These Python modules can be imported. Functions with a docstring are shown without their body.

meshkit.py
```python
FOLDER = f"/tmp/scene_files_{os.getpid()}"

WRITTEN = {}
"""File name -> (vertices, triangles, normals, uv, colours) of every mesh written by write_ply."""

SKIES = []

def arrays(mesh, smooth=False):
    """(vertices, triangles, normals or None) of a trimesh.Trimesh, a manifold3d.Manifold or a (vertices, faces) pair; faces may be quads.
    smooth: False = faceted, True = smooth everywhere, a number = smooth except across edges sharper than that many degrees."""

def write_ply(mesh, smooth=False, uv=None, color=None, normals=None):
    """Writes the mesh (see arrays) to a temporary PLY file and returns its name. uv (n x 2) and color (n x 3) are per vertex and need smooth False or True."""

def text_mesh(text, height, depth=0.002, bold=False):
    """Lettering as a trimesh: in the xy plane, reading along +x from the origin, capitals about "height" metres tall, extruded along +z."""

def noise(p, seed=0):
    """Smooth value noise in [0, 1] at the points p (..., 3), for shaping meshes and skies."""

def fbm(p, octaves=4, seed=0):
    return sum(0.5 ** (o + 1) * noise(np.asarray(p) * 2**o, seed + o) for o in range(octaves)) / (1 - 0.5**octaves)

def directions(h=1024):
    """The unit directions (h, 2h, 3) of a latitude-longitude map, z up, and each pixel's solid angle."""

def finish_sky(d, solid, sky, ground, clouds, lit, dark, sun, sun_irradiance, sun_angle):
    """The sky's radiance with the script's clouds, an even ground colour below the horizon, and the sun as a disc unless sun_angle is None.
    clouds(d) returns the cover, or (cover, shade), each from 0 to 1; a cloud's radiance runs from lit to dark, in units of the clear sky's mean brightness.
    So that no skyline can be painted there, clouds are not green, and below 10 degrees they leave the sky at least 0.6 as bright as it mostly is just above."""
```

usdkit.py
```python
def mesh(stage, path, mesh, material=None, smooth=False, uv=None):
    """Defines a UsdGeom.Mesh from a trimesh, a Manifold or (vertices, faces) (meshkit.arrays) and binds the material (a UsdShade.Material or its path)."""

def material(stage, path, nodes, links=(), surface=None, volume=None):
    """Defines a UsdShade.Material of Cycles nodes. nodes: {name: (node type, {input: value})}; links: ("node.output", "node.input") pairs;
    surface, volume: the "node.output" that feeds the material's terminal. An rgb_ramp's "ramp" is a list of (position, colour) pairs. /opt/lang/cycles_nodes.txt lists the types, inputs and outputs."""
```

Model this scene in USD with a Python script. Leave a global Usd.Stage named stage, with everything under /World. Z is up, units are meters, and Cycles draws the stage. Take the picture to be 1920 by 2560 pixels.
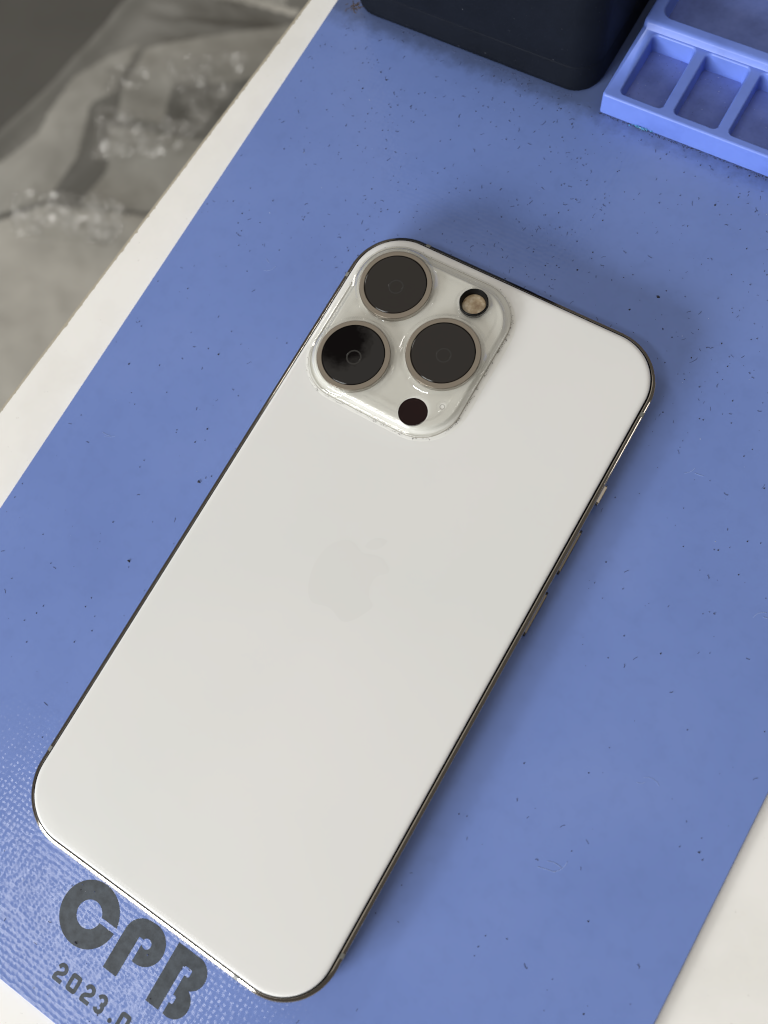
import math, random
import numpy as np, trimesh, manifold3d as m3
from shapely import affinity
from shapely.geometry import Polygon, Point, LineString, box as sbox
from shapely.ops import unary_union
import meshkit, usdkit
from pxr import Usd, UsdGeom, UsdLux, UsdShade, Gf, Sdf

stage = Usd.Stage.CreateInMemory()
UsdGeom.SetStageUpAxis(stage, UsdGeom.Tokens.z)
UsdGeom.SetStageMetersPerUnit(stage, 1.0)
world = UsdGeom.Xform.Define(stage, '/World')
stage.SetDefaultPrim(world.GetPrim())
UsdGeom.Scope.Define(stage, '/World/Looks')
MM = 0.001            # everything below is measured in millimetres

# ------------------------------------------------------------------ camera
R = np.array([[0.85226146, 0.50499453, -0.13649515], [0.4695632, -0.85351693, -0.22587442], [-0.23056627, 0.12841097, -0.96454643]])
C = np.array([41.15793308, -5.15876672, 180.75139907])
cam = UsdGeom.Camera.Define(stage, '/World/camera')
right, up, back = R[0], -R[1], -R[2]
M = Gf.Matrix4d(*right, 0, *up, 0, *back, 0, *(C * MM), 1)
cam.AddTransformOp().Set(M)
FOC = 5.1
cam.CreateFocalLengthAttr(FOC)
cam.CreateHorizontalApertureAttr(FOC * 1920 / 2000)
cam.CreateVerticalApertureAttr(FOC * 2560 / 2000)
cam.CreateFStopAttr(1.9)
cam.CreateFocusDistanceAttr(0.186)
cam.CreateClippingRangeAttr(Gf.Vec2f(0.01, 100))
cam.CreateExposureAttr(0.18)

# ------------------------------------------------------------------ light
def look_rot(d):
    """matrix whose -z axis is d"""
    z = -np.asarray(d, float); z /= np.linalg.norm(z)
    x = np.cross([0, 0, 1.0], z)
    if np.linalg.norm(x) < 1e-6: x = np.array([1.0, 0, 0])
    x /= np.linalg.norm(x); y = np.cross(z, x)
    return x, y, z

def rect_light(name, pos, aim, w, h, radiance, color, axis=None):
    l = UsdLux.RectLight.Define(stage, '/World/' + name)
    x, y, z = look_rot(np.asarray(aim, float) - np.asarray(pos, float))
    if axis is not None:
        x = np.asarray(axis, float) - z * np.dot(axis, z); x /= np.linalg.norm(x); y = np.cross(z, x)
    l.AddTransformOp().Set(Gf.Matrix4d(*x, 0, *y, 0, *z, 0, *pos, 1))
    l.CreateWidthAttr(w); l.CreateHeightAttr(h)
    l.CreateIntensityAttr(radiance); l.CreateColorAttr(Gf.Vec3f(*color))
    return l

# a bright ceiling, one ceiling lamp panel (mirrored in the mat's lower left) and a window behind the photographer
rect_light('ceiling_light', (0.0, 0.5, 1.9), (0, 0.5, 0), 3.2, 3.2, 0.46, (1.0, 0.94, 0.85))
rect_light('lamp_panel', (-0.375, -0.715, 1.21), (-0.012, -0.099, 0), 0.48, 0.15, 15.0, (1.0, 0.98, 0.95), (0.97, -0.24, 0))
rect_light('window_light', (-0.60, -1.80, 0.63), (0, 0, 0.0), 1.05, 0.42, 34.0, (0.95, 0.98, 1.0))
rect_light('side_lamp', (1.7, 0.75, 0.62), (0, 0, 0), 0.25, 0.25, 5.0, (1.0, 0.98, 0.95))
rect_light('added_glint_lamp', (-2.80, 0.91, 2.14), (-0.49, 0.165, -0.42), 0.60, 0.50, 13.0, (1.0, 0.97, 0.93))  # unseen lamp added in the film's mirror direction for glints on the bag
dome = UsdLux.DomeLight.Define(stage, '/World/room_light')
dome.CreateIntensityAttr(1.0)
dm = usdkit.material(stage, '/World/Looks/room', {'b': ('background_shader', {'color': (1.0, 0.93, 0.84), 'strength': 0.10})}, surface='b.background')
UsdShade.MaterialBindingAPI.Apply(dome.GetPrim()).Bind(dm)

# ------------------------------------------------------------------ helpers
used = {}
def numbered(path):
    k = used.get(path, 0); used[path] = k + 1
    return path if k == 0 else f'{path}_{k:03d}'

def thing(name, label, cat, group=None, kind=None):
    x = UsdGeom.Xform.Define(stage, numbered('/World/' + name)).GetPrim()
    tag(x, label, cat, group, kind)
    return x

def tag(p, label=None, cat=None, group=None, kind=None):
    for k, v in (('label', label), ('category', cat), ('group', group), ('kind', kind)):
        if v: p.SetCustomDataByKey(k, v)
    return p

def obj(name, mesh, mat, parent=None, smooth=30, label=None, cat=None, group=None, kind=None):
    base = str(parent.GetPath()) if parent else '/World'
    v, f, n = meshkit.arrays(mesh, smooth)
    path = numbered(base + '/' + name)
    m = UsdGeom.Mesh.Define(stage, path)
    usdkit_mesh(m, v * MM, f, n)
    UsdShade.MaterialBindingAPI.Apply(m.GetPrim()).Bind(mat)
    return tag(m.GetPrim(), label, cat, group, kind)

def usdkit_mesh(m, v, f, n):
    from pxr import Vt
    m.CreatePointsAttr(Vt.Vec3fArray.FromNumpy(v.astype(np.float32)))
    m.CreateFaceVertexCountsAttr(Vt.IntArray.FromNumpy(np.full(len(f), 3, np.int32)))
    m.CreateFaceVertexIndicesAttr(Vt.IntArray.FromNumpy(f.astype(np.int32).ravel()))
    m.CreateSubdivisionSchemeAttr('none')
    if n is not None:
        m.CreateNormalsAttr(Vt.Vec3fArray.FromNumpy(n.astype(np.float32)))
        m.SetNormalsInterpolation('vertex')

def rrect(cx, cy, hw, hh, r, n=14, ns=1):
    """rounded rectangle outline, counter-clockwise; same number of points for the same n"""
    r = max(r, 0.02); a = np.linspace(0, np.pi / 2, n); P = []
    for sx, sy, k in ((1, 1, 0), (-1, 1, 1), (-1, -1, 2), (1, -1, 3)):
        t = a + k * np.pi / 2
        P.append(np.stack([cx + sx * (hw - r) + r * np.cos(t), cy + sy * (hh - r) + r * np.sin(t)], -1))
    return np.concatenate(P)

def loft(rings, cap0=True, cap1=True, closed=False):
    """rings: list of (outline n x 2, z). A surface through them; caps are fans."""
    n = len(rings[0][0]); V = [np.c_[o, np.full(n, z)] for o, z in rings]; F = []
    m = len(rings); idx = np.arange(n); nx = (idx + 1) % n
    for k in range(m if closed else m - 1):
        a, b = k * n, ((k + 1) % m) * n
        F += [np.c_[a + idx, a + nx, b + nx], np.c_[a + idx, b + nx, b + idx]]
    V = np.concatenate(V); c = m * n
    if not closed:
        if cap0:
            V = np.vstack([V, V[:n].mean(0)]); F.append(np.c_[nx, idx, np.full(n, c)]); c += 1
        if cap1:
            V = np.vstack([V, V[(m - 1) * n:m * n].mean(0)]); F.append(np.c_[(m - 1) * n + idx, (m - 1) * n + nx, np.full(n, c)])
    return trimesh.Trimesh(V, np.concatenate(F), process=False)

def circle(cx, cy, r, n=64):
    a = np.linspace(0, 2 * np.pi, n, endpoint=False)
    return np.stack([cx + r * np.cos(a), cy + r * np.sin(a)], -1)

def lathe(cx, cy, prof, n=64, **k):
    return loft([(circle(cx, cy, r, n), z) for r, z in prof], **k)

def man(t):
    return m3.Manifold(m3.Mesh(np.asarray(t.vertices, np.float32), np.asarray(t.faces, np.uint32)))

def ext(poly, z0, z1):
    gs = getattr(poly, 'geoms', [poly]); out = []
    for g in gs:
        e = trimesh.creation.extrude_polygon(g, z1 - z0, engine='earcut'); e.apply_translation([0, 0, z0]); out.append(e)
    return trimesh.util.concatenate(out)

def mat(name, nodes, links=(), surface='p.BSDF'):
    return usdkit.material(stage, '/World/Looks/' + name, nodes, links, surface=surface)

POS = {'g': ('geometry', {})}

# ------------------------------------------------------------------ materials
def plain(name, col, rough, metal=0.0, **k):
    return mat(name, {'p': ('principled_bsdf', {'base_color': col, 'roughness': rough, 'metallic': metal, **k})})

m_silicone = mat('blue_silicone', {
    'g': ('geometry', {}),
    'n1': ('noise_texture', {'scale': 22.0, 'detail': 4.0, 'roughness': 0.55}),
    'r1': ('rgb_ramp', {'ramp': [(0.30, (0.136, 0.207, 0.495)), (0.5, (0.150, 0.226, 0.530)), (0.72, (0.166, 0.242, 0.550))]}),
    'n2': ('noise_texture', {'scale': 260.0, 'detail': 5.0, 'roughness': 0.6}),
    'r2': ('rgb_ramp', {'ramp': [(0.30, (0.90, 0.90, 0.90)), (0.5, (1, 1, 1))]}),
    'mx': ('mix', {'mix_type': 'multiply', 'fac': 0.45}),
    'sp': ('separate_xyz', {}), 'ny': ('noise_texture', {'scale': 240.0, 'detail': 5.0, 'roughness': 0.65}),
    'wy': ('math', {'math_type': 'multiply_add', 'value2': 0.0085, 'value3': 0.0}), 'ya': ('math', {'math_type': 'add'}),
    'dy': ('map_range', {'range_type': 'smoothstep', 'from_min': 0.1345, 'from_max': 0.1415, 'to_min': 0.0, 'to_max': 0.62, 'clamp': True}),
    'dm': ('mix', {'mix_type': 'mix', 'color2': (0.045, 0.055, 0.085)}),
    'v': ('voronoi_texture', {'scale': 800.0, 'feature': 'f1', 'randomness': 0.4}),
    'vd': ('map_range', {'range_type': 'smoothstep', 'from_min': -0.25, 'from_max': 0.78, 'to_min': 1.0, 'to_max': 0.0, 'clamp': True}),
    'nm': ('math', {'math_type': 'multiply', 'value2': 0.25}),
    'n3': ('noise_texture', {'scale': 900.0, 'detail': 2.0}),
    'ad': ('math', {'math_type': 'add'}),
    'b': ('bump', {'strength': 1.0, 'distance': 0.000052}),
    'nr': ('noise_texture', {'scale': 700.0, 'detail': 2.0}),
    'rr': ('map_range', {'from_min': 0.3, 'from_max': 0.7, 'to_min': 0.10, 'to_max': 0.18}),
    'p': ('principled_bsdf', {'specular_ior_level': 0.12, 'roughness': 0.6, 'coat_weight': 0.40}),
}, [('g.position', 'n1.vector'), ('g.position', 'n2.vector'), ('g.position', 'v.vector'), ('g.position', 'n3.vector'), ('g.position', 'nr.vector'),
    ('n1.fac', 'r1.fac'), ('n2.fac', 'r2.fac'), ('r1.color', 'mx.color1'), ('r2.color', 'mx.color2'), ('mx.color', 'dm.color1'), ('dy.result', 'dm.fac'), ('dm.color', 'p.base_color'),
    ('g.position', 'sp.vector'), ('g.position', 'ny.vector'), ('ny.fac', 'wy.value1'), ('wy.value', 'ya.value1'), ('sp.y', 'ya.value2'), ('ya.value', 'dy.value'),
    ('v.distance', 'vd.value'), ('vd.result', 'ad.value1'), ('n3.fac', 'nm.value1'), ('nm.value', 'ad.value2'), ('ad.value', 'b.height'), ('b.normal', 'p.coat_normal'),
    ('nr.fac', 'rr.value'), ('rr.result', 'p.coat_roughness')])

m_tray = mat('blue_tray_silicone', {
    'g': ('geometry', {}),
    'n1': ('noise_texture', {'scale': 90.0, 'detail': 5.0, 'roughness': 0.6}),
    'r1': ('rgb_ramp', {'ramp': [(0.30, (0.120, 0.190, 0.57)), (0.5, (0.142, 0.222, 0.65)), (0.75, (0.160, 0.245, 0.68))]}),
    'n3': ('noise_texture', {'scale': 900.0, 'detail': 3.0}),
    'b': ('bump', {'strength': 0.25, 'distance': 0.0001}),
    'p': ('principled_bsdf', {'roughness': 0.42, 'specular_ior_level': 0.4}),
}, [('g.position', 'n1.vector'), ('n1.fac', 'r1.fac'), ('r1.color', 'p.base_color'), ('g.position', 'n3.vector'), ('n3.fac', 'b.height'), ('b.normal', 'p.normal')])

m_tray_floor = mat('shaded_dusty_tray_floor', {  # pocket shade put into this darker base colour, besides the dust mottle
    'g': ('geometry', {}),
    'n1': ('noise_texture', {'scale': 110.0, 'detail': 6.0, 'roughness': 0.65}),
    'r1': ('rgb_ramp', {'ramp': [(0.30, (0.095, 0.135, 0.38)), (0.52, (0.130, 0.187, 0.50)), (0.72, (0.170, 0.228, 0.57))]}),
    'p': ('principled_bsdf', {'roughness': 0.5, 'specular_ior_level': 0.35}),
}, [('g.position', 'n1.vector'), ('n1.fac', 'r1.fac'), ('r1.color', 'p.base_color')])

m_print = mat('black_print', {
    'g': ('geometry', {}),
    'n1': ('noise_texture', {'scale': 420.0, 'detail': 5.0, 'roughness': 0.65}),
    'r1': ('rgb_ramp', {'ramp': [(0.32, (0.020, 0.027, 0.036)), (0.7, (0.058, 0.074, 0.094))]}),
    'n3': ('noise_texture', {'scale': 500.0, 'detail': 3.0}),
    'b': ('bump', {'strength': 0.25, 'distance': 0.0001}),
    'p': ('principled_bsdf', {'roughness': 0.42, 'specular_ior_level': 0.3}),
}, [('g.position', 'n1.vector'), ('n1.fac', 'r1.fac'), ('r1.color', 'p.base_color'), ('g.position', 'n3.vector'), ('n3.fac', 'b.height'), ('b.normal', 'p.normal')])

m_desk = mat('white_laminate', {
    'g': ('geometry', {}),
    'n1': ('noise_texture', {'scale': 35.0, 'detail': 6.0, 'roughness': 0.6}),
    'r1': ('rgb_ramp', {'ramp': [(0.30, (0.77, 0.755, 0.715)), (0.55, (0.835, 0.82, 0.785)), (0.75, (0.85, 0.835, 0.80))]}),
    'n2': ('noise_texture', {'scale': 420.0, 'detail': 4.0, 'roughness': 0.7}),
    'r2': ('rgb_ramp', {'ramp': [(0.24, (0.55, 0.52, 0.48)), (0.32, (1, 1, 1))]}),
    'mx': ('mix', {'mix_type': 'multiply', 'fac': 0.7}),
    'p': ('principled_bsdf', {'roughness': 0.42, 'specular_ior_level': 0.4}),
}, [('g.position', 'n1.vector'), ('g.position', 'n2.vector'), ('n1.fac', 'r1.fac'), ('n2.fac', 'r2.fac'), ('r1.color', 'mx.color1'), ('r2.color', 'mx.color2'), ('mx.color', 'p.base_color')])

m_core = mat('tan_chipboard', {
    'g': ('geometry', {}),
    'n1': ('noise_texture', {'scale': 600.0, 'detail': 4.0}),
    'r1': ('rgb_ramp', {'ramp': [(0.3, (0.16, 0.13, 0.09)), (0.65, (0.42, 0.36, 0.27))]}),
    'p': ('principled_bsdf', {'roughness': 0.8}),
}, [('g.position', 'n1.vector'), ('n1.fac', 'r1.fac'), ('r1.color', 'p.base_color')])

m_glass = mat('frosted_white_glass', {
    'g': ('geometry', {}),
    'n1': ('noise_texture', {'scale': 17.0, 'detail': 3.0, 'roughness': 0.5}),
    'r1': ('rgb_ramp', {'ramp': [(0.30, (0.695, 0.702, 0.683)), (0.5, (0.716, 0.713, 0.694)), (0.72, (0.735, 0.727, 0.712))]}),
    'n2': ('noise_texture', {'scale': 55.0, 'detail': 5.0, 'roughness': 0.65, 'distortion': 0.6}),
    'rr': ('map_range', {'from_min': 0.3, 'from_max': 0.7, 'to_min': 0.36, 'to_max': 0.54}),
    'p': ('principled_bsdf', {'specular_ior_level': 0.35, 'coat_weight': 0.12, 'coat_roughness': 0.12}),
}, [('g.position', 'n1.vector'), ('g.position', 'n2.vector'), ('n1.fac', 'r1.fac'), ('r1.color', 'p.base_color'), ('n2.fac', 'rr.value'), ('rr.result', 'p.roughness')])
m_plate = plain('glossy_white_glass', (0.73, 0.725, 0.69), 0.10, coat_weight=0.3, coat_roughness=0.03)
m_logo = plain('logo_mirror_print', (0.692, 0.690, 0.671), 0.42, specular_ior_level=0.35, coat_weight=0.12, coat_roughness=0.05)
m_steel = plain('polished_steel', (0.50, 0.455, 0.40), 0.09, 1.0)
m_ring = plain('brushed_lens_ring', (0.32, 0.285, 0.24), 0.27, 1.0)
m_button = plain('dark_steel_button', (0.17, 0.15, 0.125), 0.12, 1.0)
m_band = plain('grey_antenna_band', (0.20, 0.20, 0.18), 0.4)
m_black = plain('black_lens_glass', (0.009, 0.0065, 0.005), 0.035, specular_ior_level=0.5)
m_blackpl = plain('black_plastic', (0.004, 0.004, 0.004), 0.5, specular_ior_level=0.15)
m_gasket = plain('black_gasket', (0.006, 0.006, 0.006), 0.9, specular_ior_level=0.1)
m_lidar = plain('dark_sensor_glass', (0.014, 0.006, 0.006), 0.12, specular_ior_level=0.12)
m_elem = plain('lens_element', (0.016, 0.015, 0.014), 0.12)
m_screen = plain('screen_glass', (0.01, 0.01, 0.01), 0.08)
m_mic = plain('mic_mesh', (0.42, 0.41, 0.38), 0.5, 0.4)
m_flash = mat('flash_yellow', {
    'g': ('geometry', {}),
    'n1': ('noise_texture', {'scale': 700.0, 'detail': 2.0}),
    'r1': ('rgb_ramp', {'ramp': [(0.3, (0.30, 0.20, 0.11)), (0.5, (0.44, 0.34, 0.21)), (0.7, (0.60, 0.51, 0.37))]}),
    'p': ('principled_bsdf', {'roughness': 0.3, 'coat_weight': 0.6}),
}, [('g.position', 'n1.vector'), ('n1.fac', 'r1.fac'), ('r1.color', 'p.base_color')])

# lens glass with a dark reflection put in as a blotchy low-specular patch
m_darkrefl = mat('dark_reflection_lens_glass', {
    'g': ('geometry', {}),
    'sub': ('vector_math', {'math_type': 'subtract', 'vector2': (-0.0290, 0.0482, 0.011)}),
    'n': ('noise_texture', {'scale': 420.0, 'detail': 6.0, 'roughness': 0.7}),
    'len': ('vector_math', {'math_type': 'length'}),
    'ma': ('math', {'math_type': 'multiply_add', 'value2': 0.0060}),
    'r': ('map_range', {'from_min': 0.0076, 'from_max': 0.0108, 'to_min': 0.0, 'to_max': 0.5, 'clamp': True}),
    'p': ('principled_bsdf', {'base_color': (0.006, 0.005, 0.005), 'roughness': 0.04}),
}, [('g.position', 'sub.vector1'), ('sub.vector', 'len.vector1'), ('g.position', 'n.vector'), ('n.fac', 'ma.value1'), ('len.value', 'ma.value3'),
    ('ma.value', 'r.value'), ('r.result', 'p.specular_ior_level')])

def clear(name, tint, base, edge, rough, power=3.0):
    return mat(name, {
        'lw': ('layer_weight', {'blend': 0.5}),
        'pw': ('math', {'math_type': 'power', 'value2': power}),
        'ma': ('math', {'math_type': 'multiply_add', 'value2': edge, 'value3': base, 'use_clamp': True}),
        't': ('transparent_bsdf', {'color': tint}), 'gl': ('glossy_bsdf', {'color': (1, 1, 1), 'roughness': rough}),
        'm': ('mix_closure', {})},
        [('lw.facing', 'pw.value1'), ('pw.value', 'ma.value1'), ('ma.value', 'm.fac'), ('t.BSDF', 'm.closure1'), ('gl.BSDF', 'm.closure2')], 'm.closure')
m_clear = clear('clear_acrylic', (0.97, 0.97, 0.96), 0.034, 0.75, 0.04)

m_box = mat('black_box_plastic', {
    'g': ('geometry', {}),
    'n3': ('noise_texture', {'scale': 1400.0, 'detail': 3.0}),
    'b': ('bump', {'strength': 0.4, 'distance': 0.0001}),
    'n1': ('noise_texture', {'scale': 60.0, 'detail': 6.0, 'roughness': 0.7}),
    'r1': ('rgb_ramp', {'ramp': [(0.3, (0.0035, 0.0048, 0.0085)), (0.7, (0.0065, 0.0085, 0.0145))]}),
    'sn': ('noise_texture', {'scale': 900.0, 'detail': 3.0}), 'sr': ('rgb_ramp', {'ramp': [(0.70, (0, 0, 0)), (0.78, (0.05, 0.05, 0.055))]}), 'sm': ('mix', {'mix_type': 'add', 'fac': 1.0}),
    'p': ('principled_bsdf', {'roughness': 0.6, 'specular_ior_level': 0.13}),
}, [('g.position', 'n3.vector'), ('n3.fac', 'b.height'), ('b.normal', 'p.normal'), ('g.position', 'n1.vector'), ('n1.fac', 'r1.fac'), ('r1.color', 'sm.color1'), ('g.position', 'sn.vector'), ('sn.fac', 'sr.fac'), ('sr.color', 'sm.color2'), ('sm.color', 'p.base_color')])

m_floor = mat('grey_floor', {
    'g': ('geometry', {}),
    'n1': ('noise_texture', {'scale': 6.0, 'detail': 5.0}),
    'r1': ('rgb_ramp', {'ramp': [(0.3, (0.075, 0.071, 0.062)), (0.7, (0.098, 0.092, 0.08))]}),
    'p': ('principled_bsdf', {'roughness': 0.6}),
}, [('g.position', 'n1.vector'), ('n1.fac', 'r1.fac'), ('r1.color', 'p.base_color')])

def film(name, col, cover, rough, coat=0.0, patchy=False):
    return mat(name, {
        'g': ('geometry', {}),
        'n1': ('noise_texture', {'scale': 14.0, 'detail': 3.0}),
        'r1': ('rgb_ramp', {'ramp': [(0.3, tuple(c * 0.86 for c in col)), (0.7, tuple(c * 1.1 for c in col))]}),
        'd': ('principled_bsdf', {'roughness': rough, 'specular_ior_level': 0.3, 'coat_weight': coat, 'coat_roughness': 0.09, 'coat_ior': 2.0}),
        't': ('transparent_bsdf', {'color': (0.93, 0.93, 0.92)}), 'm': ('mix_closure', {'fac': cover}),
        'n2': ('noise_texture', {'scale': 45.0, 'detail': 3.0}),
        'mr': ('map_range', {'from_min': 0.36, 'from_max': 0.62, 'to_min': 0.06, 'to_max': cover * 1.3, 'clamp': True}),
    }, ([('g.position', 'n2.vector'), ('n2.fac', 'mr.value'), ('mr.result', 'm.fac')] if patchy else []) + [('g.position', 'n1.vector'), ('n1.fac', 'r1.fac'), ('r1.color', 'd.base_color'), ('t.BSDF', 'm.closure1'), ('d.BSDF', 'm.closure2')], 'm.closure')
m_film = film('plastic_film', (0.20, 0.192, 0.170), 0.75, 0.45)
m_fold = film('plastic_film_fold', (0.46, 0.44, 0.39), 0.46, 0.4)
m_fold2 = film('plastic_film_layers', (0.52, 0.49, 0.43), 0.60, 0.4)
m_crink = film('crinkled_film', (0.25, 0.24, 0.215), 0.5, 0.3, 1.0, True)

m_dark = plain('dark_dust', (0.022, 0.024, 0.04), 0.8)
m_bluedust = plain('blue_grey_lint', (0.062, 0.085, 0.19), 0.8)
m_pale = plain('pale_dust', (0.55, 0.58, 0.66), 0.6)
m_brown = plain('brown_dust', (0.10, 0.065, 0.035), 0.8)
m_teal = plain('teal_residue', (0.09, 0.30, 0.50), 0.2)

# ------------------------------------------------------------------ floor, desk
fl = trimesh.creation.box(extents=(3600, 3600, 20)); fl.apply_translation((-600, 200, -740))
obj('floor', fl, m_floor, smooth=False, kind='structure')

rng = np.random.default_rng(5)
desk = thing('desk', 'white laminate desk with a chipped tan edge under the blue mat', 'desk')
def edge_x(y): return -105.74 + (y + 5.8) * (8.55 / 142.6)
ys = np.arange(-420, 520, 0.55)
jag = np.maximum(0, rng.normal(0.0, 0.10, len(ys))) + 0.34 * (rng.random(len(ys)) < 0.10) * rng.random(len(ys))
jag = jag * (0.4 + 0.6 * (ys > 20))
left = [(edge_x(y) + 0.62 + j, y) for y, j in zip(ys, jag)]
top_poly = Polygon(left + [(520, 519), (520, -420)])
tp2 = Polygon([(edge_x(-420) + 1.4, -420), (edge_x(519) + 1.4, 519), (519, 519), (519, -420)])
obj('desktop_board', ext(tp2, -2.74, -2.22), m_core, desk, smooth=False)
obj('desktop', ext(top_poly, -2.21, -2.0), m_desk, desk, smooth=False)
core = Polygon([(edge_x(-420), -420), (edge_x(519), 519), (519, 518), (519, -419)])
obj('chipboard_core', ext(core, -27, -2.75), m_core, desk, smooth=False)
bead = Polygon([(edge_x(-419) - .18, -419), (edge_x(518) - .18, 518), (edge_x(518) + 1.3, 518), (edge_x(-419) + 1.3, -419)])
obj('edge_band', ext(bead, -2.74, -2.22), plain('edge_band', (0.40, 0.36, 0.28), 0.6), desk, smooth=False)

# ------------------------------------------------------------------ work mat with its moulded tray and print
mat_t = thing('work_mat', 'blue silicone repair mat with moulded parts tray lying on the white desk', 'mat')
mx0, mx1, my0, my1 = -88.2, 97.25, -112.6, 236.0
mc, mh = ((mx0 + mx1) / 2, (my0 + my1) / 2), ((mx1 - mx0) / 2, (my1 - my0) / 2)
# slightly uneven sheet: a fine grid top so that the light ripples over it
sheet = loft([(rrect(*mc, mh[0] - .15, mh[1] - .15, 1.2), -1.96), (rrect(*mc, *mh, 1.4), -1.7), (rrect(*mc, *mh, 1.4), -0.25), (rrect(*mc, mh[0] - .25, mh[1] - .25, 1.2), 0.0)])
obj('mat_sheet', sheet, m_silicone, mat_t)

def pocket(x0, x1, y0, y1, zb, zt, r=1.3, draft=0.35, fil=0.45):
    cx, cy, hw, hh = (x0 + x1) / 2, (y0 + y1) / 2, (x1 - x0) / 2, (y1 - y0) / 2
    rings = [(rrect(cx, cy, hw - draft, hh - draft, r - .2), zb), (rrect(cx, cy, hw - 0.06, hh - .06, r), zt - fil)]
    for t in np.linspace(0.2, 1, 5) * np.pi / 2:
        o = fil * (1 - math.cos(t)); rings.append((rrect(cx, cy, hw + o, hh + o, r + o), zt - fil + fil * math.sin(t)))
    o = fil + .01
    rings.append((rrect(cx, cy, hw + o, hh + o, r + o), zt + 1))
    return man(loft(rings))

def slab(x0, x1, y0, y1, z0, z1, r, b):
    cx, cy, hw, hh = (x0 + x1) / 2, (y0 + y1) / 2, (x1 - x0) / 2, (y1 - y0) / 2
    rings = [(rrect(cx, cy, hw, hh, r), z0), (rrect(cx, cy, hw - .05, hh - .05, r), z1 - b)]
    for t in np.linspace(0.2, 1, 5) * np.pi / 2:
        o = b * (1 - math.cos(t)); rings.append((rrect(cx, cy, hw - .05 - o, hh - .05 - o, max(r - o, .2)), z1 - b + b * math.sin(t)))
    return man(loft(rings))

tx0, tx1 = -7.1, 96.6
low = slab(tx0, tx1, 135.65, 176, -0.3, 6.0, 0.9, 0.55)
# upper shelf with a sloping front
shelf_r = [(rrect((tx0 + tx1) / 2, 195.6, (tx1 - tx0) / 2 - .02, 38.9, 1.2), 5.0), (rrect((tx0 + tx1) / 2, 196.1, (tx1 - tx0) / 2 - .1, 38.9, 1.2), 7.4), (rrect((tx0 + tx1) / 2, 196.5, (tx1 - tx0) / 2 - .35, 38.9, 1.2), 7.85), (rrect((tx0 + tx1) / 2, 197.0, (tx1 - tx0) / 2 - .9, 38.8, 1.2), 8.0)]
tray = low + man(loft(shelf_r)) + slab(tx0, tx1, 150, 234.5, -0.3, 5.6, 1.0, 0.3)
floors = []
px = -3.35
for k in range(7):
    tray -= pocket(px, px + 11.2, 137.75, 156.4, 1.2, 6.0)
    floors.append((px, px + 11.2, 137.75, 156.4)); px += 14.0
tray -= pocket(-3.9, 93.5, 160.3, 196, 2.2, 8.0, r=3.0, draft=0.5, fil=0.6)
tray -= pocket(-3.9, 93.5, 200, 231, 2.2, 8.0, r=3.0, draft=0.5, fil=0.6)
tr = obj('parts_tray', tray, m_tray, mat_t, smooth=35)
for x0, x1, y0, y1 in floors:
    f = loft([(rrect((x0 + x1) / 2, (y0 + y1) / 2, 5.22, 8.95, 1.05), 1.19), (rrect((x0 + x1) / 2, (y0 + y1) / 2, 5.2, 8.93, 1.05), 1.215)])
    obj('compartment_floor', f, m_tray_floor, tr)
f = loft([(rrect(44.8, 178.15, 48.15, 17.3, 2.4), 2.19), (rrect(44.8, 178.15, 48.1, 17.3, 2.4), 2.215)])
obj('compartment_floor', f, m_tray_floor, tr)

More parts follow.
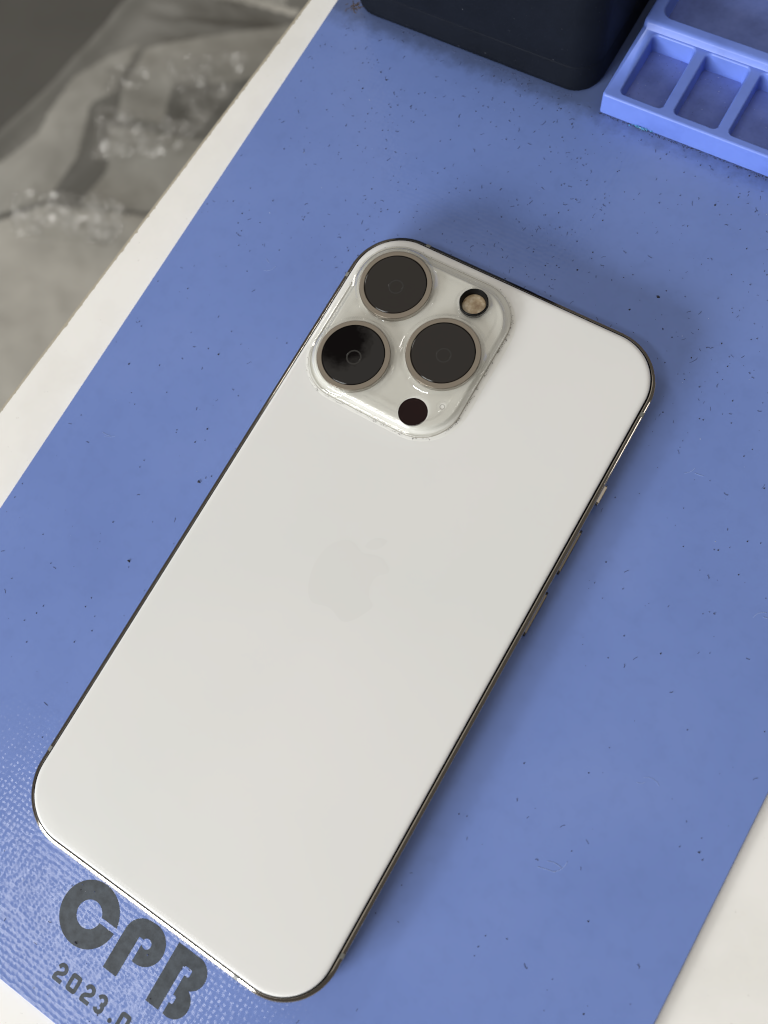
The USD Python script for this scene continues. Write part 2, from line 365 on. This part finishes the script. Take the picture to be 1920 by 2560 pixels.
# printed letters
def disc(x, y, r): return Point(x, y).buffer(r, 48)
Cc = disc(-13.05, -90.75, 7.05).difference(disc(-13.05, -90.75, 3.0)).difference(sbox(-11.5, -90.95, 0, -89.75))
Pp = unary_union([sbox(-4.4, -97.55, -0.75, -88.6), disc(0.0, -88.6, 4.4), disc(1.35, -88.6, 4.5), sbox(0, -93.1, 1.35, -84.1).intersection(sbox(-1, -95, 3, -84.15))])
Pp = Pp.difference(sbox(-0.75, -99, 0.5, -88.6)).difference(disc(1.45, -88.55, 1.1).union(sbox(-0.75, -89.3, 1.45, -88.2)))
Pp = Pp.difference(sbox(-5, -93.5, -4.4, -80))
Bb = unary_union([sbox(7.4, -97.6, 10.8, -84.25), sbox(7.4, -91.2, 13.2, -84.25), disc(13.1, -87.75, 3.5), disc(12.95, -94.15, 3.5), sbox(11.0, -97.6, 13, -91)])
Bb = Bb.difference(sbox(10.8, -99, 11.95, -87.6)).difference(sbox(11.5, -88.6, 12.7, -87.6).buffer(0.35)).difference(sbox(11.5, -94.7, 12.5, -93.7).buffer(.35))
for g in (Cc, Pp, Bb):
    obj('printed_letter', ext(g, -0.01, 0.022), m_print, mat_t, smooth=False)
def strokes(lines, w=0.43):
    return unary_union([LineString(l).buffer(w, cap_style=2 if len(l) < 3 else 2, join_style=1) for l in lines])
def arc(cx, cy, r, a0, a1, n=16): return [(cx + r * math.cos(math.radians(a)), cy + r * math.sin(math.radians(a))) for a in np.linspace(a0, a1, n)]
def digit(ch):
    if ch == '2':
        return strokes([[(0.35, 2.75)] + arc(1.35, 2.75, 0.88, 165, -35) + [(1.7, 1.95), (0.75, 1.55), (0.45, 1.1), (0.45, 0.42), (2.5, 0.42)]])
    if ch == '0':
        return sbox(0.75, 0.75, 1.95, 3.05).buffer(0.75).difference(sbox(0.95, 1.0, 1.75, 2.8).buffer(0.1))
    if ch == '3':
        return strokes([[(0.35, 2.85)] + arc(1.3, 2.72, 0.86, 150, -70) + [(1.25, 1.95)], [(1.25, 1.93)] + arc(1.3, 1.2, 0.82, 70, -160)])
    if ch == '.': return disc(0.55, 0.55, 0.5)
for ch, x in (('2', -13.1), ('0', -9.35), ('2', -5.4), ('3', -1.9), ('.', 2.35), ('0', 4.3)):
    g = affinity.translate(digit(ch), x, -105.75)
    obj('printed_digit' if ch != '.' else 'printed_dot', ext(g, -0.01, 0.022), m_print, mat_t, smooth=False)

# ------------------------------------------------------------------ the phone
phone = thing('smartphone', 'white-backed smartphone with polished steel frame and three cameras, face down on blue mat', 'phone')
PW, PH, PR, ZT = 39.35, 80.85, 13.0, 7.2
def off(d): return rrect(0, 0, PW - d, PH - d, PR - d, 24)
def frame_profile(g=0.0):
    """(inset, z) going up the outside, over the rim and back inside; g grows it outwards"""
    pts = [(1.9, 0.45), (0.9, 0.45), (0.38, 0.58), (0.08, 0.95), (0, 1.4), (0, 6.0)]
    pts += [(0.04, 6.33), (0.12, 6.44), (0.32, 6.60), (0.56, 6.715), (0.82, 6.82), (0.93, 6.85), (0.97, 6.82), (0.99, 6.65), (1.9, 6.55)]
    return [(d - g, z + (g if z > 6 else 0)) for d, z in pts]
obj('frame', loft([(off(d), z) for d, z in frame_profile()], closed=True), m_steel, phone, smooth=40)
# back glass with its curved edge
gl = [(off(1.38), 6.5), (off(1.36), 7.10)]
for t in np.linspace(0.1, 1, 8) * np.pi / 2: gl.append((off(1.36 + 1.1 * (1 - math.cos(t))), 7.10 + 0.50 * math.sin(t)))
gl += [(off(2.8), 7.615), (off(5.0), 7.625)]
obj('back_glass', loft(gl), m_glass, phone, smooth=60)
obj('gasket', loft([(off(d), z) for d, z in ((0.92, 6.62), (0.95, 6.76), (1.44, 6.76), (1.5, 6.62))], closed=True), m_gasket, phone, smooth=False)
obj('screen', loft([(off(1.9), 0.04), (off(1.2), 0.1), (off(1.0), 0.5), (off(1.0), 0.8)]), m_screen, phone)
# antenna bands: short slices of the frame profile, a hair proud
def band(ax, at, sgn, w=1.15):
    prof = frame_profile(0.018); V = []
    for s in (-w / 2, w / 2):
        for d, z in prof:
            V.append((sgn * (PW - d), at + s, z) if ax == 'x' else (at + s, sgn * (PH - d), z))
    n = len(prof); F = []
    for k in range(n - 1): F += [(k, k + 1, n + k + 1), (k, n + k + 1, n + k)]
    t = trimesh.Trimesh(V, F, process=False)
    c = t.vertices.mean(0); t.fix_normals()
    return t
for ax, at, sg in (('x', 64.9, -1), ('x', 64.95, 1), ('x', -64.9, -1), ('x', -64.9, 1), ('y', -24.7, 1), ('y', 22.4, -1)):
    obj('antenna_band', band(ax, at, sg), m_band, phone, smooth=40)
# side buttons
def button(y0, y1, x, hz=1.25, zc=3.9, outd=0.55):
    cy, hh = (y0 + y1) / 2, (y1 - y0) / 2
    t = loft([(rrect(cy, zc, hh, hz, hz, 8), -0.3), (rrect(cy, zc, hh, hz, hz, 8), outd - .12), (rrect(cy, zc, hh - .12, hz - .12, hz - .12, 8), outd)])
    v = np.array(t.vertices)[:, [2, 0, 1]]; v[:, 0] += x
    return trimesh.Trimesh(v, t.faces, process=False)
obj('mute_switch', button(42.4, 47.8, PW, 1.1, outd=0.62), m_steel, phone)
obj('volume_button', button(24.7, 36.0, PW, outd=0.5), m_button, phone)
obj('volume_button', button(9.3, 20.3, PW, outd=0.5), m_button, phone)
# logo
lg = np.array([(-6.5, -4.9), (-7.6, -2.0), (-7.95, 1.0), (-7.5, 4.2), (-6.4, 6.6), (-4.6, 8.2), (-2.6, 8.55), (-0.6, 7.85), (0.5, 7.6), (1.8, 8.0), (3.6, 8.65), (5.6, 8.4), (7.3, 7.2), (7.75, 6.6), (6.3, 5.2), (5.6, 3.3), (5.9, 1.2), (7.0, -0.5), (8.3, -1.4), (7.9, -3.2), (6.9, -5.2), (5.4, -7.1), (4.0, -7.75), (2.6, -7.4), (1.0, -6.75), (-0.6, -6.7), (-2.2, -7.2), (-3.6, -7.5), (-5.1, -6.8)])
from scipy.interpolate import splprep, splev
def smooth_poly(p, n=160):
    p = np.vstack([p, p[:1]]); tck, _ = splprep(p.T, s=0.05, per=True); return Polygon(np.stack(splev(np.linspace(0, 1, n), tck), -1)).buffer(0)
body = smooth_poly(lg)
leaf = disc(3.3, 9.3, 3.3).intersection(disc(0.5, 12.2, 3.3))
obj('logo', ext(unary_union([body, leaf]), 7.60, 7.634), m_logo, phone, smooth=False)

# camera plateau: a gentle swell of the back glass up to the glossy plate
pcx, pcy = -16.0, 56.3
sw = []
for k, t in enumerate(np.linspace(0, 1, 10)):
    o = 2.7 * (1 - t); h = 7.58 + 0.06 * (k > 0) + 0.95 * t ** 2.2
    sw.append((rrect(pcx, pcy, 18.7 + o, 18.9 + o, 9.2 + o, 18), h))
sw += [(rrect(pcx, pcy, 18.5, 18.7, 9.0, 18), 9.0), (rrect(pcx, pcy, 18.2, 18.4, 8.7, 18), 9.12), (rrect(pcx, pcy, 17.8, 18.0, 8.3, 18), 9.15)]
cp = obj('camera_plate', loft(sw, cap0=False), m_plate, phone, smooth=50)
lenses = [(-25.2, 66.15, m_black), (-24.95, 46.25, m_darkrefl), (-6.65, 56.2, m_black)]
LZ = 10.75
for x, y, gm in lenses:
    r = obj('lens_ring', lathe(x, y, [(8.72, 8.9), (8.72, LZ - .3), (8.66, LZ - .08), (8.55, LZ), (7.55, LZ + .02), (7.44, LZ - .1), (7.44, 9.5)], cap0=False, cap1=False), m_ring, phone, smooth=35)
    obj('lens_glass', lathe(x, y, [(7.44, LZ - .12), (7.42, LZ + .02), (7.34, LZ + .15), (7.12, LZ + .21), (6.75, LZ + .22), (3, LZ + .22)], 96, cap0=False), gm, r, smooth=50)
    tor = lathe(x + .55, y - .5, [(1.85, LZ + .21), (1.8, LZ + .235), (1.62, LZ + .245), (1.5, LZ + .235), (1.45, LZ + .21)], 40, cap0=False, cap1=False)
    obj('lens_element', tor, m_elem, r, smooth=50)
# flash, depth sensor, microphone hole
fx, fy = -6.55, 70.45
fr = obj('flash_surround', lathe(fx, fy, [(3.36, 9.0), (3.36, 10.75), (3.28, 10.86), (3.15, 10.86), (3.02, 10.7), (2.72, 9.17)], 48, cap0=False, cap1=False), m_blackpl, phone, smooth=35)
obj('flash_lamp', lathe(fx, fy, [(2.72, 9.17), (2.55, 9.22), (1.9, 9.27), (1.0, 9.28)], 40, cap0=False), m_flash, fr, smooth=60)
obj('depth_sensor', lathe(-5.95, 41.0, [(3.42, 9.1), (3.42, 9.165), (3.35, 9.19), (2, 9.195)], 56, cap0=False), m_lidar, phone, smooth=50)
obj('microphone_hole', lathe(-0.65, 45.2, [(0.62, 9.1), (0.62, 9.17), (0.5, 9.17), (0.42, 9.12), (0.2, 9.1)], 28, cap0=False), m_mic, phone, smooth=40)

# ------------------------------------------------------------------ clear protector over the cameras
cov = thing('camera_protector', 'clear plastic protector stuck over the cameras, dirt along its rim', 'lens protector')
ccx, ccy, chw, chh, cr = -16.15, 56.3, 19.75, 20.6, 9.8
prof = [(0, 8.05), (0, 8.95)]
for t in np.linspace(0.15, 1, 6) * np.pi / 2: prof.append((0.35 * (1 - math.cos(t)), 8.95 + 0.38 * math.sin(t)))
prof += [(1.2, 9.38), (1.38, 9.5), (1.6, 9.88), (1.75, 9.97), (2.2, 10.0)]
outer = man(loft([(rrect(ccx, ccy, chw - d, chh - d, cr - d, 18), z) for d, z in prof]))
inner = man(loft([(rrect(pcx, pcy, 18.95, 19.2, 9.3, 18), 7.0), (rrect(pcx, pcy, 18.95, 19.2, 9.3, 18), 9.2), (rrect(pcx, pcy, 18.4, 18.6, 8.9, 18), 9.32)]))
recess = man(loft([(rrect(ccx, ccy, chw - d, chh - d, cr - d, 18), z) for d, z in ((3.75, 9.52), (3.65, 9.55), (3.05, 9.96), (2.9, 10.0), (2.85, 11))]))
shell = outer - inner - recess
def cyl(x, y, r, z0, z1, n=72): return man(lathe(x, y, [(r, z0), (r, z1)], n))
for x, y, _ in lenses:
    shell = shell + man(lathe(x, y, [(10.7, 9.45), (10.2, 9.6), (9.95, 9.8), (9.3, 10.6), (9.15, 10.7), (8.95, 10.7)], 72))
shell = shell + man(lathe(fx, fy, [(4.9, 9.45), (4.5, 9.62), (4.3, 9.8), (3.85, 10.4), (3.65, 10.45)], 48))
for x, y, _ in lenses: shell = shell - cyl(x, y, 8.85, 6, 14)
shell = shell + man(lathe(-0.65, 45.2, [(1.5, 9.45), (1.3, 9.7), (1.05, 9.82), (0.75, 9.8)], 32))
shell = shell - cyl(fx, fy, 3.55, 6, 14, 48) - cyl(-0.65, 45.2, 0.8, 6, 14, 32) - cyl(-5.95, 41.0, 3.5, 6, 14, 56)
obj('shell', shell, m_clear, cov, smooth=14)
rl = [(rrect(ccx, ccy, chw + a, chh + a, cr + a, 40), z) for a, z in ((0.02, 8.02), (0.02, 8.12), (0.10, 8.12), (0.10, 8.02))]
obj('dirty_edge', loft(rl, cap0=False, cap1=False), plain('dirty_edge', (0.30, 0.27, 0.22), 0.7), cov, smooth=60)

# ------------------------------------------------------------------ black box
bx = thing('black_box', 'tall matte black box with rounded corners standing beside the parts tray', 'box')
bcx, bcy, bhw, bhh = -46.75, 172.4, 36.4, 35.0
B0, BH = 0.02, 82.0
def bo(d): return rrect(bcx, bcy, bhw - d, bhh - d, 7.5 - d, 14)
prof = [(1.2, B0), (0.45, B0 + .3), (0.05, 1.2), (0.0, 2.0), (0.25, 7.6), (0.42, 7.9), (0.42, 8.2), (0.2, 8.5), (0.8, BH - 1), (1.2, BH), (2.4, BH), (2.8, BH - 1), (3.2, 4.0)]
obj('box_body', loft([(bo(d), z) for d, z in prof]), m_box, bx, smooth=35)

# ------------------------------------------------------------------ plastic bag on the floor, out of focus
def bag_mesh():
    # local frame: u runs along the sheet's straight rim, v away from it towards the desk
    O = np.array([-640.0, 225.0]); U = np.array([0.19, 0.98]); U /= np.linalg.norm(U); V = np.array([U[1], -U[0]])
    nu, nv = 260, 200
    u, v = np.meshgrid(np.linspace(-360, 420, nu), np.linspace(-6, 420, nv), indexing='ij')
    P = np.stack([u / 90, v / 90, 0 * u], -1)
    w = meshkit.fbm(P * 0.7 + 3, 3, 7)
    def ridge(s, seed, sh):
        q = np.stack([u / s + 1.3 * w, v / s * sh + 1.1 * w, 0 * u + seed], -1)
        return 1 - np.abs(2 * meshkit.fbm(q, 3, seed) - 1) * 2.2
    def fold(a0, b0, a1, b1, wd, h):      # a soft crease from (a0, b0) to (a1, b1)
        d = np.array([a1 - a0, b1 - b0]); L = np.hypot(*d); d = d / L
        t = (u - a0) * d[0] + (v - b0) * d[1]; n = (v - b0) * d[0] - (u - a0) * d[1] + 14 * (w - .5) * 2
        return h * (0.75 * np.clip(1 - np.abs(n) / (1.7 * wd), 0, None) + 0.35 * np.exp(-(n / wd) ** 2)) * np.exp(-(np.clip(np.abs(t - L / 2) - L / 2, 0, None) / 40) ** 2)
    z = 30 * meshkit.fbm(P * 0.5, 2, 3) + 5 * ridge(140, 11, 0.5) + 2.0 * ridge(52, 12, 0.8)
    for f in FOLDS: z = z + 0.5 * fold(*f)
    z = z + 12 * np.exp(-((v + 4) / 9.0) ** 2)
    X = O + u[..., None] * U + v[..., None] * V
    pts = np.concatenate([X, (z - 470)[..., None]], -1).reshape(-1, 3)
    i = np.arange(nu * nv).reshape(nu, nv)
    F = np.concatenate([np.stack([i[:-1, :-1], i[1:, :-1], i[1:, 1:]], -1).reshape(-1, 3), np.stack([i[:-1, :-1], i[1:, 1:], i[:-1, 1:]], -1).reshape(-1, 3)])
    return trimesh.Trimesh(pts, F[:, ::-1], process=False)
def uv_of(x, y):
    U = np.array([0.19, 0.98]); U /= np.linalg.norm(U); V = np.array([U[1], -U[0]]); d = np.array([x + 640.0, y - 225.0])
    return d @ U, d @ V
FOLDS = []
for (xa, ya), (xb, yb), wd, h in (((-581, 174), (-575, 300), 14, 12), ((-575, 300), (-530, 380), 13, 12), ((-545, 150), (-500, 330), 10, -11),
                                  ((-520, 120), (-470, 230), 9, 9), ((-475, 215), (-420, 300), 9, 10), ((-455, 300), (-410, 360), 9, -9), ((-530, 420), (-420, 437), 6, 9), ((-520, 60), (-560, 150), 18, 10)):
    FOLDS.append((*uv_of(xa, ya), *uv_of(xb, yb), wd, h))
bag = thing('plastic_bag', 'crumpled translucent plastic bag below the chipped desk edge, out of focus', 'plastic bag')
obj('film_sheet', bag_mesh(), m_film, bag, smooth=True)
def flap(outline, z0, amp, scale, step, seed, tilt=0.0):
    # a piece of film inside an outline, its height a noise field
    poly = Polygon(outline).buffer(3).buffer(-3); x0, y0, x1, y1 = poly.bounds
    xs, ys = np.arange(x0, x1 + step, step), np.arange(y0, y1 + step, step)
    gx, gy = np.meshgrid(xs, ys, indexing='ij')
    import shapely
    ok = shapely.contains_xy(poly, gx, gy)
    q = np.stack([gx, gy, 0 * gx], -1)
    n = meshkit.fbm(q / scale, 3, seed)
    crease = np.abs(2 * meshkit.fbm(q / (scale * 1.7) + 7, 2, seed + 3) - 1)
    gz = z0 + amp * (n - 0.5) * 2 + amp * 0.8 * crease + 8 * (meshkit.fbm(q / 80, 2, seed + 5) - .5) + tilt * (gy - y0)
    i = np.arange(gx.size).reshape(gx.shape)
    c = ok[:-1, :-1] & ok[1:, :-1] & ok[1:, 1:] & ok[:-1, 1:]
    a, b, d, e = i[:-1, :-1][c], i[1:, :-1][c], i[1:, 1:][c], i[:-1, 1:][c]
    t = trimesh.Trimesh(np.stack([gx, gy, gz], -1).reshape(-1, 3), np.vstack([np.c_[a, b, d], np.c_[a, d, e]]), process=False)
    t.remove_unreferenced_vertices(); return t
FL = {'F1': [[-598, 107], [-554, 144], [-525, 177], [-505, 181], [-426, 211], [-404, 218], [-399, 86], [-419, -33], [-499, -76]],
      'F2': [[-520, 269], [-414, 297], [-410, 258], [-421, 211], [-492, 185], [-494, 229]],
      'F3': [[-531, 351], [-412, 434], [-401, 375], [-437, 348], [-480, 329], [-466, 289], [-512, 277], [-528, 308], [-527, 332]],
      'F4': [[-574, 295], [-556, 326], [-533, 352], [-526, 297], [-539, 276], [-521, 228], [-519, 176], [-553, 142], [-587, 109], [-625, 157], [-587, 186], [-570, 228]],
      'F5': [[-506, 420], [-507, 430], [-409, 443], [-406, 435]], 'F6': [[-522, 425], [-434, 462], [-420, 440], [-494, 418]]}
for k, (nm, o) in enumerate(FL.items()):
    obj('film_fold', flap(o, -424 + 3 * k, 3.0, 45.0, 2.0, 31 + k), m_fold2 if nm in ('F1', 'F5') else m_fold, bag, smooth=True)
CRK = [[[-540, 162], [-458, 198], [-430, 188], [-431, 162], [-516, 134]],
       [[-515, 269], [-500, 273], [-458, 281], [-419, 294], [-427, 271], [-443, 253], [-466, 244], [-491, 228]],
       [[-478, 337], [-419, 370], [-417, 337], [-419, 301], [-440, 300], [-461, 318]],
       [[-531, 307], [-500, 318], [-491, 309], [-513, 285]]]
for k, o in enumerate(CRK):
    obj('crinkled_film', flap(Polygon(o).buffer(4).simplify(.1).exterior.coords, -400 + k, 1.9 if k < 3 else 1.1, 8.5, 0.9, 51 + k), m_crink, bag, smooth=True)

# ------------------------------------------------------------------ dust, lint and crumbs on the mat
rnd = random.Random(11)
def fleck(x, y, z, r, n=5):
    a0 = rnd.random() * 6.28; h = r * 0.5
    o = np.array([(x + r * (0.6 + 0.6 * rnd.random()) * math.cos(a0 + k * 6.283 / n), y + r * (0.6 + 0.6 * rnd.random()) * math.sin(a0 + k * 6.283 / n)) for k in range(n)])
    return loft([(o, z), ((o - o.mean(0)) * 0.6 + o.mean(0), z + h)], cap0=False)
def fibre(x, y, z, L, w):
    a = rnd.random() * 6.28; c = rnd.uniform(-1.6, 1.6); pts = []; px, py = x, y; n = 5
    for k in range(n + 1):
        pts.append((px, py)); px += L / n * math.cos(a); py += L / n * math.sin(a); a += c / n
    g = LineString(pts).buffer(w / 2, 1, cap_style=2)
    return ext(g, z, z + w * 0.6)
def on_mat():
    while True:
        x, y = rnd.uniform(-87, 96), rnd.uniform(-111, 150)
        if meshkit.noise(np.array([[x / 14, y / 14, 5.0]]), 9)[0] < rnd.random() * 0.8: continue
        d = 0.12 + 0.88 * max(0, min(1, (y - 10) / 110)) * (0.35 + 0.65 * max(0, min(1, (x + 80) / 90)))
        if rnd.random() > d: continue
        if abs(x) < 39.6 and abs(y) < 80.9: continue
        if x > -8 and y > 135.2: continue
        if -84 < x < -9.5 and y > 136.8: continue
        return x, y
D, L2, P2 = [], [], []
for k in range(700):
    x, y = on_mat(); t = rnd.random()
    if t < 0.80: D.append(fleck(x, y, 0.0, rnd.choice([.07, .08, .09, .1, .13, .16, .2])))
    elif t < 0.87: D.append(fibre(x, y, 0.0, rnd.uniform(.35, 1.0), rnd.uniform(.06, .09)))
    elif t < 0.95: P2.append(fleck(x, y, 0, rnd.choice([.06, .08, .1])))
    else: D.append(fleck(x, y, 0.0, rnd.choice([.22, .28])))
for k in range(750):
    x, y = on_mat()
    L2.append(fibre(x, y, 0.0, rnd.uniform(.3, 1.2), rnd.uniform(.07, .13)) if rnd.random() < .45 else fleck(x, y, 0, rnd.uniform(.1, .25)))
for k in range(520):     # grime along the foot of the tray and of the box
    x = rnd.uniform(-7, 45); D.append(fleck(x, 135.5 - abs(rnd.gauss(0, .35)), 0, rnd.uniform(.05, .14)))
for k in range(260):
    x = rnd.uniform(-80, -15); L2.append(fleck(x, 137.3 - abs(rnd.gauss(0, .5)), 0, rnd.uniform(.06, .15)))
for k in range(240):      # specks inside the tray
    i = rnd.randrange(4); x0, x1, y0, y1 = floors[i]
    (P2 if rnd.random() < .25 else D).append(fleck(rnd.uniform(x0 + .6, x1 - .6), rnd.uniform(y0 + .6, y1 - .6), 1.215, rnd.uniform(.03, .09)))
J = trimesh.util.concatenate
obj('dark_dust', J(D), m_dark, smooth=False, label='dark dust specks and fibres scattered over the blue mat', cat='dust', kind='stuff')
obj('lint', J(L2), m_bluedust, smooth=False, label='grey-blue lint and scuffs scattered over the blue mat', cat='lint', kind='stuff')
obj('pale_dust', J(P2), m_pale, smooth=False, label='tiny pale dust specks on the blue mat', cat='dust', kind='stuff')
S = []
for x, y, n in ((68, -30, 3), (-73, 2, 2), (55, 60, 2), (80, 40, 2), (60, -75, 2), (-60, 60, 2), (75, -5, 2)):
    for k in range(n): S.append(fibre(x + rnd.gauss(0, 1.2), y + rnd.gauss(0, .8), 0.0, rnd.uniform(1.5, 4.0), rnd.uniform(.06, .10)))
obj('scratches', J(S), plain('pale_scratch', (0.26, 0.35, 0.62), .5), smooth=False, label='faint pale scratches and scuffs in the blue mat', cat='scratch', kind='stuff')
# dirt caught at the protector's edge
G = []
oc = rrect(ccx, ccy, chw + .15, chh + .15, cr, 40)
seg = np.vstack([oc, oc[:1]])
ln = LineString(seg)
for k in range(900):
    s = rnd.random(); p = ln.interpolate(s, normalized=True)
    wgt = 0.8 if (p.x > 2.0 or p.y < 40) else 0.08
    if rnd.random() > wgt: continue
    cl = meshkit.noise(np.array([[p.x / 1.6, p.y / 1.6, 3.0]]), 4)[0]
    if rnd.random() > (cl - .15) * 1.4: continue
    j = abs(rnd.gauss(0, .28)); dx, dy = p.x - ccx, p.y - ccy; q = math.hypot(dx, dy)
    zz = 8.12
    G.append(fleck(p.x + dx / q * j, p.y + dy / q * j, zz, rnd.uniform(.06, .13)))
obj('grime', J(G), plain('grime', (0.09, 0.08, 0.065), .8), smooth=False, label='dark grime caught along the rim of the clear protector', cat='dirt', kind='stuff')
# a few crumbs large enough to be things
def crumb(name, x, y, r, mt, label, n=7, z=0.0):
    o = np.array([(x + r * rnd.uniform(.5, 1.2) * math.cos(k * 6.283 / n), y + r * rnd.uniform(.35, .8) * math.sin(k * 6.283 / n)) for k in range(n)])
    t = loft([(o, z), ((o - o.mean(0)) * .95 + o.mean(0), z + r * .25), ((o - o.mean(0)) * .4 + o.mean(0), z + r * .5)])
    obj(name, t, mt, smooth=False, label=label, cat='crumb')
CR = [(28.8, 95.8, .5, "black crumb on the mat beyond the phone's top right corner"), (-46.0, 3.4, .55, 'black crumb beside the left edge of the phone'), (-50.4, -21.6, .5, 'black crumb left of the phone near the middle of its long side'),
      (90.6, -11.0, .32, 'black crumb near the lower right edge of the mat'), (-62.1, 121.5, .3, 'round black crumb below the black box')]
for x, y, r, l in CR: crumb('crumb', x, y, r, m_dark, l)
crumb('crumb', -12.3, -97.1, .42, m_dark, 'black crumb on the printed letter C', z=0.025)
T = []
for k in range(60):
    T.append(fleck(4.5 + rnd.gauss(0, 1.3), 135.62 - abs(rnd.gauss(0, .25)), abs(rnd.gauss(0, .25)), rnd.uniform(.1, .26)))
obj('teal_residue', J(T), m_teal, smooth=False, label='small smear of shiny teal residue at the foot of the parts tray', cat='residue', kind='stuff')
T = []
for k in range(26):
    T.append(fibre(-82.0 + rnd.gauss(0, .9), 138.1 + rnd.gauss(0, .7), 0, rnd.uniform(.5, 1.4), .12))
obj('brown_fluff', J(T), m_brown, smooth=False, label='tuft of brown fluff at the corner of the black box', cat='fluff', kind='stuff')
